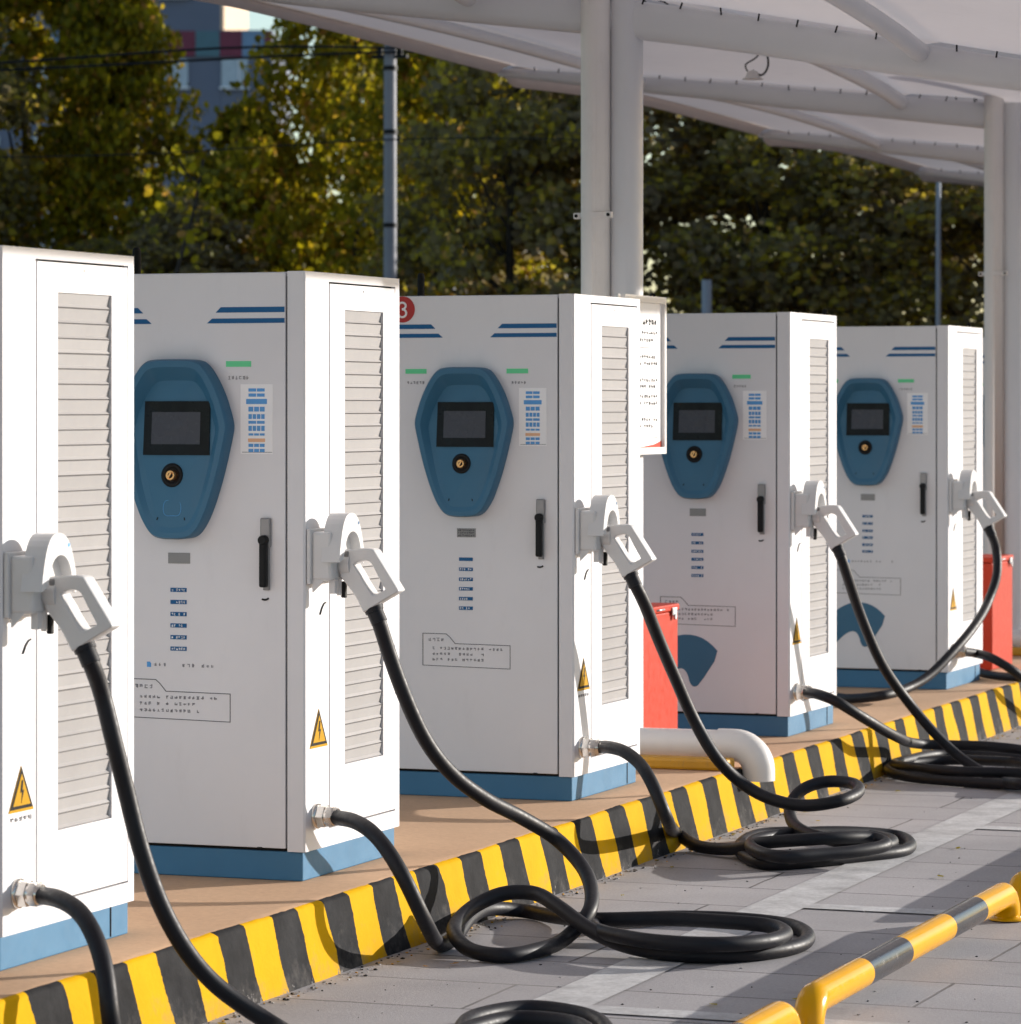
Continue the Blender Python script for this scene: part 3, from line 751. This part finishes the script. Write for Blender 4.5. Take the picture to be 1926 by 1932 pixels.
# membrane panels
def bulge(u): return math.sin(math.pi*u)**.8 if 0 < u < 1 else 0
for y0, y1 in zip(ARMS, ARMS[1:]):
    mm = MB(); nx, nyy = 44, 40; vs = []
    for i in range(nx+1):
        x = -8.2+(6.76)*i/nx; s_ = (x+8.2)/6.76
        for j in range(nyy+1):
            u = j/nyy; y = y0+(y1-y0)*u
            z = arm_z(x, y)+arm_h(x)+.016+.26*bulge(u)*math.sin(math.pi*min(1, max(0, s_*.96+.0)))**.9
            for px_ in (-7.3, -5.65, -3.7):
                z -= .05*math.exp(-((x-px_)/.16)**2)*bulge(u)
            if i == 0: z -= .002
            vs.append(rel((x, y, z)))
    fs = [[i*(nyy+1)+j, (i+1)*(nyy+1)+j, (i+1)*(nyy+1)+j+1, i*(nyy+1)+j+1] for i in range(nx) for j in range(nyy)]
    mm.add(vs, fs, 0, True)
    mm.build('membrane', M['canopy'], cp)
    # back edge pocket: hangs lower just behind each arm
    eb = MB(); vs = []; q = 60
    for j in range(q+1):
        u = j/q; y = y0+.06+(y1-y0-.12)*u
        bot = 3.715+.095*min(1, u/.45)**.8-.02*max(0, (u-.6)/.4)
        zt = 3.87; drop = zt-.055-bot-(.07*(1-(u/.035)**.5) if u < .035 else 0)
        for (dx, z) in ((.10, zt-.02), (.0, zt-.03-drop*.55), (-.045, zt-.055-drop), (-.055, zt-.05-drop*.9), (-.02, zt-.01)): vs.append(rel((-8.2+dx, y, z)))
    fs = [[j*5+k, j*5+(k+1) % 5, (j+1)*5+(k+1) % 5, (j+1)*5+k] for j in range(q) for k in range(5)]
    eb.add(vs, fs, 0, True); eb.add(vs[:5], [[0, 1, 2, 3, 4]]); eb.add(vs[-5:], [[0, 1, 2, 3, 4]])
    eb.build('edge_pocket', M['canopy'], cp)
    fb = MB(); fb.tube([rel((-1.43, y0+.06+(y1-y0-.12)*j/12, arm_z(-1.43, y0+(y1-y0)*j/12)+arm_h(-1.43)-.01)) for j in range(13)], .04, 14); fb.build('front_tube', M['arm'], cp)
    for px_, r_ in ((-7.3, .035), (-5.65, .045), (-3.7, .04)):
        pp = []
        for j in range(21):
            u = j/20; y = y0+.05+(y1-y0-.1)*u
            s_ = (px_+8.2)/6.76
            z = arm_z(px_, y)+arm_h(px_)-.04+(.26*math.sin(math.pi*s_*.96)**.9-.05)*bulge(u)*.92
            pp.append(rel((px_, y, z)))
        pt = MB(); pt.tube(pp, r_, 14); pt.build('purlin', M['arm'], cp)
        if px_ == -5.65:
            for u in (.22, .30, .36, .72):
                sp_ = MB(); j = u*20; p = pp[int(j)]; a = pp[int(j)+1]; dd = (a-p).normalized()
                sp_.tube([p-dd*.008, p+dd*.008], r_+.005, 16)
                sp_.build('strap', M['black'], cp)
for ya in ARMS:
    pc = MB(); pc.tube([rel((-4.965, ya, ISL)), rel((-4.965, ya, arm_z(-4.965, ya)+arm_h(-4.965)+.01))], .0715, 32)
    pc.lathe([(.13, 0), (.13, .014), (.075, .016)], lambda a, c, h: rel((-4.965+a, ya+c, ISL+h)), 24)
    pc.build('column', M['arm'], cp)
# sensor lamp hanging from the purlin
ls = empty('hanging_lamp', ond(1420, 150, 20.6)); lp = ls.location
tag(ls, 'small lamp hanging by a black lead from the canopy tube', 'lamp')
b = MB(); b.lathe([(.012, .05), (.03, .04), (.042, .012), (.058, .004), (.058, 0)], lambda a, c, h: (a, c, h), 20); b.build('shade', M['pvc'], ls)
b = MB(); b.tube(spline([(.0, 0, .05), (.05, 0, .02), (.085, 0, .06), (.08, 0, .14), (.035, 0, .19), (.01, 0, .205)], .01), .006, 8); b.tube(spline([(-.03, 0, .045), (-.045, 0, .08), (.02, 0, .12), (.05, .0, .165)], .01), .0045, 8); b.build('lead', M['black'], ls)

# ------------------------------------------------------------------ downpipes, pipe clamps
def downpipe(yy, xpipe, label, top=3.47, out=True):
    t = empty('downpipe', (xpipe, yy, ISL)); r = .0610
    b = MB(); e = -4.425-xpipe; zc = .09
    pts = [(0, 0, top-ISL), (0, 0, zc+.14)]
    for a in range(0, 91, 10): pts.append((.14-.14*math.cos(R(a)), 0, zc+.14-.14*math.sin(R(a))))
    pts.append((e-.10, 0, zc))
    b.tube(pts, r, 28); b.build('pipe', M['pvc'], t)
    el = MB(); pts = [(e-.115, 0, zc), (e-.05, 0, zc)]
    for a in range(0, 91, 9): pts.append((e-.045+.10*math.sin(R(a)), 0, zc-.10+.10*math.cos(R(a))))
    pts.append((e+.055, 0, zc-.14))
    el.tube(pts, r+.006, 28); el.build('elbow', M['pvc'], t)
    for z in ((2.29-ISL, ) if top < 3.5 else (2.29-ISL, )):
        c = MB(); c.lathe([(r+.004, -.012), (r+.004, .012)], lambda a, q, h: (a, q, z+.205+h), 28)
        c.box(-r-.034, -r-.002, -.012, .012, z+.192, z+.218, bev=.004); c.box(r+.002, r+.034, -.075, -.05, z+.192, z+.218, bev=.004)
        c.lathe([(.007, 0), (.007, .006)], lambda a, q, h: (-r-.02+a, -.012-h, z+.205+q), 12, 1); c.lathe([(.007, 0), (.007, .006)], lambda a, q, h: (r+.02+a, -.075-h, z+.205+q), 12, 1)
        c.build('clamp', [M['pvc'], M['black']], t)
    if top > 3.5:
        c = MB(); c.lathe([(r+.008, 0), (r+.008, .135)], lambda a, q, h: (a, q, top-ISL-.135+h), 28); c.build('coupling', M['pvc'], t)
    tag(t, label, 'downpipe', 'white plastic downpipes beside the columns')
downpipe(14.66, -5.075, 'white drainpipe with an elbow over the striped kerb, beside the middle column')
downpipe(21.95, -5.075, 'white drainpipe beside the far column at the right edge, coupling at its top', 3.80)
# yellow strips the pipes lie on
for yy, lab in ((14.66, 'worn yellow strip under the white drainpipe by the red box'), (21.95, 'yellow strip under the drainpipe at the right edge')):
    b = MB(); b.box(-5.25, -4.445, yy-.185, yy-.080, ISL, ISL+.048, bev=.012)
    tag(b.build('yellow_strip', M['ybar']), lab, 'strip', 'yellow strips under the drainpipes')

# ------------------------------------------------------------------ red boxes
def fire_box(x0, x1, y0, y1, label):
    t = empty('fire_box', ((x0+x1)/2, (y0+y1)/2, ISL)); hx, hy = (x1-x0)/2, (y1-y0)/2
    MB().box(-hx, hx, -hy, hy, .004, .60, bev=.006).build('body', M['red'], t)
    MB().box(-hx-.004, hx+.006, -hy-.004, hy+.006, .602, .632, bev=.006).build('lid', M['red'], t)
    b = MB(); b.box(hx+.006, hx+.014, hy-.11, hy-.05, .585, .618, bev=.003); b.lathe([(.012, .0), (.012, .02)], lambda a, q, h: (hx+.008+h*.5, hy-.08+a, .578+q), 14)
    b.build('latch', M['zinc'], t)
    b = MB(); b.tube([(hx+.006, -.06, .615), (hx+.012, -.06, .616), (hx+.012, .02, .616), (hx+.006, .02, .615)], .004, 8); b.build('pull', M['zinc'], t)
    tag(t, label, 'fire box', 'red fire extinguisher boxes')
fire_box(-5.16, -4.925, 14.82, 15.31, 'red box behind the white drainpipe between the third and fourth cabinets')
fire_box(-4.98, -4.75, 20.5, 21.0, 'red box standing before the far column at the right edge')

# ------------------------------------------------------------------ framed sign
sg = empty('notice_board', (-4.862, 14.38, 1.505)); rs = random.Random(3)
tag(sg, 'white framed notice board with lines of black print and a red corner', 'sign')
sw, shh = .54, .655
f = MB()
for (a, b_, c, d_) in ((0, sw, 0, .028), (0, sw, shh-.028, shh), (0, .022, .028, shh-.028), (sw-.022, sw, .028, shh-.028)):
    f.box(-.03, .012, a, b_, c, d_)
f.build('frame', M['pvc'], sg)
b = MB(); b.box(-.028, -.004, .022, sw-.022, .028, shh-.028)
sm = lambda u, v, w: (-.004+w, u, v)
glyphs(b, sm, .27, .535, 5, .034, .026, .038, rs, 1, 0); b.prism(rect(.225, .235, .53, .565), sm, 0, .001, 1)
for (z, n_) in ((.495, 8), (.465, 6), (.395, 7), (.368, 8), (.30, 8), (.273, 7), (.232, 8), (.204, 8), (.135, 8), (.108, 6)):
    glyphs(b, sm, .225, z, n_, .024, .016, .031, rs, 1, .12)
b.prism(rect(.225, .46, .440, .443), sm, 0, .001, 1); b.prism(rect(.225, .48, .066, .069), sm, 0, .001, 1)
b.prism([(.20, .028), (sw-.022, .028), (sw-.022, .055), (.42, .040)], sm, 0, .0012, 2)
b.build('panel', [M['paper'], M['dark'], M['red']], sg)
b = MB(); b.box(-.055, -.03, .30, .40, .1, .13); b.box(-.055, -.03, .30, .40, .5, .53); b.box(-.01, .0, -.055, -.03, shh-.03, shh); b.build('bracket', M['zinc'], sg)

# ------------------------------------------------------------------ trees
import array
def leaf_mesh(mb, rnd, c, s_):
    ax = Vector((rnd.gauss(0, 1), rnd.gauss(0, 1), rnd.gauss(0, .7))).normalized()
    u = ax.orthogonal().normalized(); w = ax.cross(u)
    an = rnd.uniform(0, 6.283); u2 = u*math.cos(an)+w*math.sin(an); w2 = ax.cross(u2)
    a = s_*.5; b = s_*rnd.uniform(.3, .42)
    p = [c-u2*a, c-u2*a*.2+w2*b+ax*a*.2, c+u2*a*.55+w2*b*.8+ax*a*.1, c+u2*a, c+u2*a*.5-w2*b*.8+ax*a*.12, c-u2*a*.25-w2*b+ax*a*.2]
    mb.add(p, [[0, 1, 2, 3, 4, 5]])
def make_tree(seed, h, rad, z0, nclump, nleaf, lmat, ls_=(.075, .145), lean=0., taper=.6, windows=()):
    rnd = random.Random(seed)
    t = empty('tree', (0, 0, 0))
    tr = MB(); top = Vector((lean*h, 0, h*.86))
    pts = [Vector((lean*h*u+.06*math.sin(u*5+seed), .05*math.sin(u*4+seed*2), h*.86*u)) for u in [i/16 for i in range(17)]]
    tr.tube(pts, .1, 10, rfn=lambda u: .10*(1-u)+.012)
    cl = []
    for i in range(nclump):
        u = rnd.random(); z = z0+(h-z0)*u
        prof = (min(1, u/.22)**.6)*(1-max(0, u-.35)/.65)**taper
        a = rnd.uniform(0, 6.283); r_ = rad*prof*math.sqrt(rnd.uniform(.04, 1))
        base = pts[min(16, int(z/(h*.86)*16))] if z < h*.86 else pts[16]
        c = Vector((base.x+r_*math.cos(a), base.y+r_*math.sin(a), z))
        cl.append((c, rnd.uniform(.25, .55)*(.6+.5*prof)))
        if i % 5 == 0:
            k = max(1, min(15, int((z-.4-r_*.5)/(h*.86)*16)))
            mid = (pts[k]+c)/2+Vector((0, 0, -.12)); tr.tube([pts[k], mid, c], .02, 6, rfn=lambda u: .026*(1-u)+.006)
    trunk = tr.build('trunk', M['bark'], t)
    cr = MB()
    per = nleaf//nclump
    for c, r_ in cl:
        for _ in range(per):
            d = Vector((rnd.gauss(0, 1), rnd.gauss(0, 1), rnd.gauss(0, 1))).normalized()*r_*rnd.random()**.45
            d.z *= .8
            leaf_mesh(cr, rnd, c+d, rnd.uniform(*ls_))
    cr.build('crown', lmat, t)
    return t
protos = [make_tree(1, 8.2, 1.8, 2.3, 200, 26000, M['leaf_y']), make_tree(2, 8.6, 1.95, .9, 190, 23000, M['leaf_g']), make_tree(3, 7.8, 2.0, .7, 185, 23000, M['leaf_b'])]
first = [True]*3
TREES = [  # x px, depth, proto, rot, scale, label
 (60, 46, 0, 0.3, (1.12, 1.05), 'yellow-green tree filling the upper left corner'),
 (-140, 44, 1, 1.3, (1, .9), 'dark green tree at the left edge, behind the nearest cabinet'),
 (350, 43, 2, 2.0, (.9, .52), 'low olive tree beside the thin leaning sapling'),
 (672, 43.5, 0, 4.1, (.80, 1.0), 'tall yellow-green tree left of the grey utility pole'),
 (745, 46, 0, 5.1, (.75, .98), 'rear yellow-green tree directly behind the utility pole'),
 (970, 38.5, 1, .5, (.80, .76), 'dark green tree left of the middle column'),
 (830, 41.5, 0, 2.9, (.8, .86), 'yellow-green tree just right of the grey utility pole'),
 (1190, 39, 2, 3.3, (1, .78), 'brownish dark tree right behind the middle column'),
 (1440, 38.5, 1, 5.2, (1, .68), 'dark green tree above the fourth cabinet'),
 (1680, 39, 2, 1.1, (1, .72), 'olive tree left of the thin pale pole'),
 (1920, 38, 1, 2.4, (1, .64), 'dark green tree behind the far column'),
 (470, 45, 0, 1.2, (.80, .64), 'bushy yellow-green tree filling the gap under the coloured building'),
 (200, 43.5, 1, 3.9, (1, .42), 'short dark green tree before the leftmost yellow-green tree'),
 (190, 45, 0, 2.2, (.72, .92), 'yellow-green tree left of the coloured building'),
]
for (x, dep, p, rz, sc, lab) in TREES:
    o = protos[p] if first[p] else copy_tree(protos[p]); first[p] = False
    q = ond(x, HY, dep); o.location = (q.x, q.y, 0); o.rotation_euler = (0, 0, rz); o.scale = (sc[0], sc[0], sc[1])
    tag(o, lab, 'tree', 'autumn trees behind the chargers')
# hedge along the foot of the trees
hm = MB(); rh = random.Random(21)
A, B_ = ond(1150, HY, 41.0), ond(2350, HY, 41.5)
for i in range(7000):
    u = rh.random(); p = A.lerp(B_, u)+FW*rh.gauss(0, .35); p.z = rh.uniform(.2, 2.45+.28*math.sin(u*17)+.2*math.sin(u*40))
    leaf_mesh(hm, rh, p, rh.uniform(.08, .15))
hd_ = hm.build('hedge', M['leaf_g']); tag(hd_, 'dark clipped hedge along the foot of the trees', 'hedge')

# bare sapling stem against the yellow tree
sp = empty('sapling', (ond(345, HY, 38).x, ond(345, HY, 38).y, 0)); q0 = sp.location
tag(sp, 'thin dark leaning sapling behind the second cabinet', 'tree')
b = MB(); P = [ond(325, 560, 38), ond(345, 470, 38), ond(366, 400, 38), ond(376, 345, 38), ond(384, 300, 38)]
P = [Vector((P[0].x-.1, P[0].y, 0))]+P
b.tube([p-Vector(q0) for p in spline(P, .1)], .035, 10, rfn=lambda u: .045-.03*u); b.tube([P[4]-Vector(q0), ond(352, 330, 38)-Vector(q0), ond(338, 300, 38)-Vector(q0)], .012, 6); b.build('trunk', M['bark'], sp)
b = MB(); rr = random.Random(8)
for i in range(160):
    u = rr.random(); c = P[2].lerp(P[5], u)-Vector(q0)+Vector((rr.gauss(0, .22), rr.gauss(0, .22), rr.gauss(0, .2))); leaf_mesh(b, rr, c, rr.uniform(.07, .13))
b.build('crown', M['leaf_y'], sp)

# ------------------------------------------------------------------ poles and wires
def pole(x, dep, r_, h, label, mat, name='utility_pole', rings=()):
    q = ond(x, HY, dep); t = empty(name, (q.x, q.y, 0))
    b = MB(); b.tube([(0, 0, 0), (0, 0, h)], r_, 20, rfn=lambda u: r_*(1-.22*u)); b.build('shaft', mat, t)
    if rings:
        for z in rings:
            c = MB(); c.lathe([(r_*1.02, -.02), (r_*1.02, .02)], lambda a, q_, hh: (a, q_, z+hh), 20); c.build('band', M['black'], t)
    tag(t, label, 'pole'); return t
up = pole(736, 34, .066, 7.6, 'grey utility pole with black bands among the trees', M['pole'], rings=(4.2, 4.78, 3.35))
b = MB(); b.box(-.17, .17, -.02, .02, 4.87, 4.90); b.box(-.12, -.08, -.02, .02, 4.90, 4.98); b.box(.08, .12, -.02, .02, 4.90, 4.98); b.build('crossarm', M['black'], up)
pole(1333, 36, .062, 2.92, 'short thick pale post in front of the trees above the fourth cabinet', M['palepole'], 'lamp_post')
pole(1770, 36, .030, 3.9, 'thin pale pole between the trees at the right', M['palepole'], 'lamp_post')
for w, (p, label) in enumerate((([(-150, 128), (0, 119), (205, 105), (508, 85), (736, 92), (1100, 90)], 'upper black overhead wire sagging across the coloured building'),
                 ([(-150, 140), (245, 121), (480, 108), (736, 98), (1100, 96)], 'lower black overhead wire crossing under the coloured building'),
                 ([(-150, 300), (300, 290), (736, 262), (1000, 262), (1300, 265)], 'thin black overhead wire halfway up the utility pole'))):
    b = MB(); b.tube(spline([ond(x, y, 33.9) for x, y in p], .4), .011 if w < 2 else .006, 6); tag(b.build('overhead_wire', M['black']), label, 'wire', 'wires on the utility pole')

# ------------------------------------------------------------------ far building with coloured panels
DB = 150.0
bo = ond(400, HY, DB); bd = empty('panel_building', (bo.x, bo.y, 0), TH)
tag(bd, 'distant blue-grey building with maroon panels between the treetops', 'building')
pm = F/DB   # px per metre there
def bxy(x, y): return ((x-400)/pm, ZC+(HY-y)/pm)
def panel(mb, x0, x1, y0, y1, mi, dep=.0, th=.25):
    a, zt = bxy(x0, y0); c, zb = bxy(x1, y1); mb.box(a, c, -dep-th, -dep+.1, zb, zt, mi)
b = MB(); a, zt = bxy(-150, -160); c, _ = bxy(416, 0); b.box(a, c, .0, 14, 0, zt); e, z2 = bxy(514, 57); b.box(c+.01, e, .0, 12, 0, z2); b.build('wall', M['facade'], bd)
for r_, (ya, yb) in enumerate(((59, 107),)):
    x = -140; i = 0
    while x < 500:
        wdt = (42, 42, 55, 46)[i % 4]
        mi = ('maroon', 'pblue', 'maroon', 'teal')[(i+r_) % 4]
        x1 = min(513, x+wdt)
        b = MB(); panel(b, x+.4, x1-.4, ya, yb, 0, 0, .12); b.build('coloured_panel', M[mi], bd); x += wdt; i += 1
for (xa, xb) in ((-60, 0), (60, 120), (180, 240), (300, 355), (418, 468)):
    for (ya, yb) in ((-60, -5), (112, 165), (258, 312), (400, 460)):
        if xa == 418 and ya < 0: continue
        w = MB(); panel(w, xa, xb, ya, yb, 0, 0, .10); w = w.build('window', M['glass'], bd)
        f = MB(); xm = xa+(xb-xa)*.66; panel(f, xm-1, xm+1, ya, yb, 0, .1, .05); panel(f, xa-3, xb+3, yb, yb+4, 0, 0, .3); f.build('frame', M['pale'], w)
# sunlit cream cladding on the side of the tall part, seam in the middle
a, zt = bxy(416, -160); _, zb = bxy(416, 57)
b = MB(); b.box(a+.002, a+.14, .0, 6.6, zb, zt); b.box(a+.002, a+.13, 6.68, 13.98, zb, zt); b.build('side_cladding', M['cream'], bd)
q = ond(425, HY, 120); lb = empty('added_pale_block', (q.x, q.y, 0), TH+R(60)); tag(lb, 'white block added far behind the trees to brighten their gaps', 'building')  # white block added so that bright specks show through the tree gaps
b = MB(); b.box(0, 24, .02, 9, 0, 7.2); b.build('wall', M['pale'], lb)
b = MB(); b.box(-.2, 24.2, -.2, 9.2, 7.2, 7.5); b.build('roof', M['wallgrey'], lb)
for i in range(7):
    for j in range(2):
        w = MB(); w.box(1+i*3, 2.4+i*3, -.03, .1, 1.2+j*3, 2.8+j*3); w.build('window', M['glass'], lb)

# unseen block, added on the right to shade the lower part of the trees
ab = empty('added_shade_block', (27, 90, 0)); tag(ab, 'grey windowed block added outside the right of the frame to shade the trees', 'building')
b = MB(); b.box(-1, 5, -20, 24, 0, 15.0); b.build('wall', M['wallgrey'], ab)
for i in range(10):
    for j in range(4):
        w = MB(); y = -18+i*4.1; z = 1.6+j*3.6; w.box(-1.06, -.9, y, y+2, z, z+1.7); w.build('window', M['glass'], ab)

# ------------------------------------------------------------------ light
AZ, EL = R(46.5), R(13.0)
sd = Vector((math.cos(AZ)*math.cos(EL), math.sin(AZ)*math.cos(EL), math.sin(EL)))
sl = bpy.data.lights.new('sun', 'SUN'); sl.energy = 3.6; sl.angle = R(.5); sl.color = (1.0, .945, .88)
so = bpy.data.objects.new('sun', sl); COL.objects.link(so); so.rotation_euler = sd.to_track_quat('Z', 'Y').to_euler(); so.location = (20, 20, 20)
wd = bpy.data.worlds.new('World'); scn.world = wd; wd.use_nodes = True
nt = wd.node_tree; bg = nt.nodes['Background']
sk = N(nt, 'ShaderNodeTexSky'); sk.sky_type = 'NISHITA'; sk.sun_disc = False; sk.sun_elevation = EL
sk.sun_rotation = math.pi/2-AZ; sk.air_density = 1.0; sk.dust_density = .8; sk.ozone_density = 1.6
L(nt, sk.outputs[0], bg.inputs['Color']); bg.inputs['Strength'].default_value = .113

# ------------------------------------------------------------------ camera
cd = bpy.data.cameras.new('camera'); co = bpy.data.objects.new('camera', cd); COL.objects.link(co)
co.location = EYE; co.rotation_euler = (math.pi/2, 0, TH)
cd.sensor_width = 36; cd.sensor_fit = 'HORIZONTAL'
# the frame is a hair taller than wide: keep the horizontal scale
cd.lens = 36*F/1926
cd.shift_x = 0; cd.shift_y = -(966-HY)/1926
if 1024 > 1021: cd.sensor_fit = 'HORIZONTAL'
cd.clip_start = .1; cd.clip_end = 3000
cd.dof.use_dof = True; cd.dof.focus_distance = 12.4; cd.dof.aperture_fstop = 6.5; cd.dof.aperture_blades = 7
scn.camera = co
scn.view_settings.view_transform = 'Standard'; scn.view_settings.look = 'None'
scn.view_settings.exposure = .9; scn.view_settings.gamma = 1
scn.render.engine = 'CYCLES'
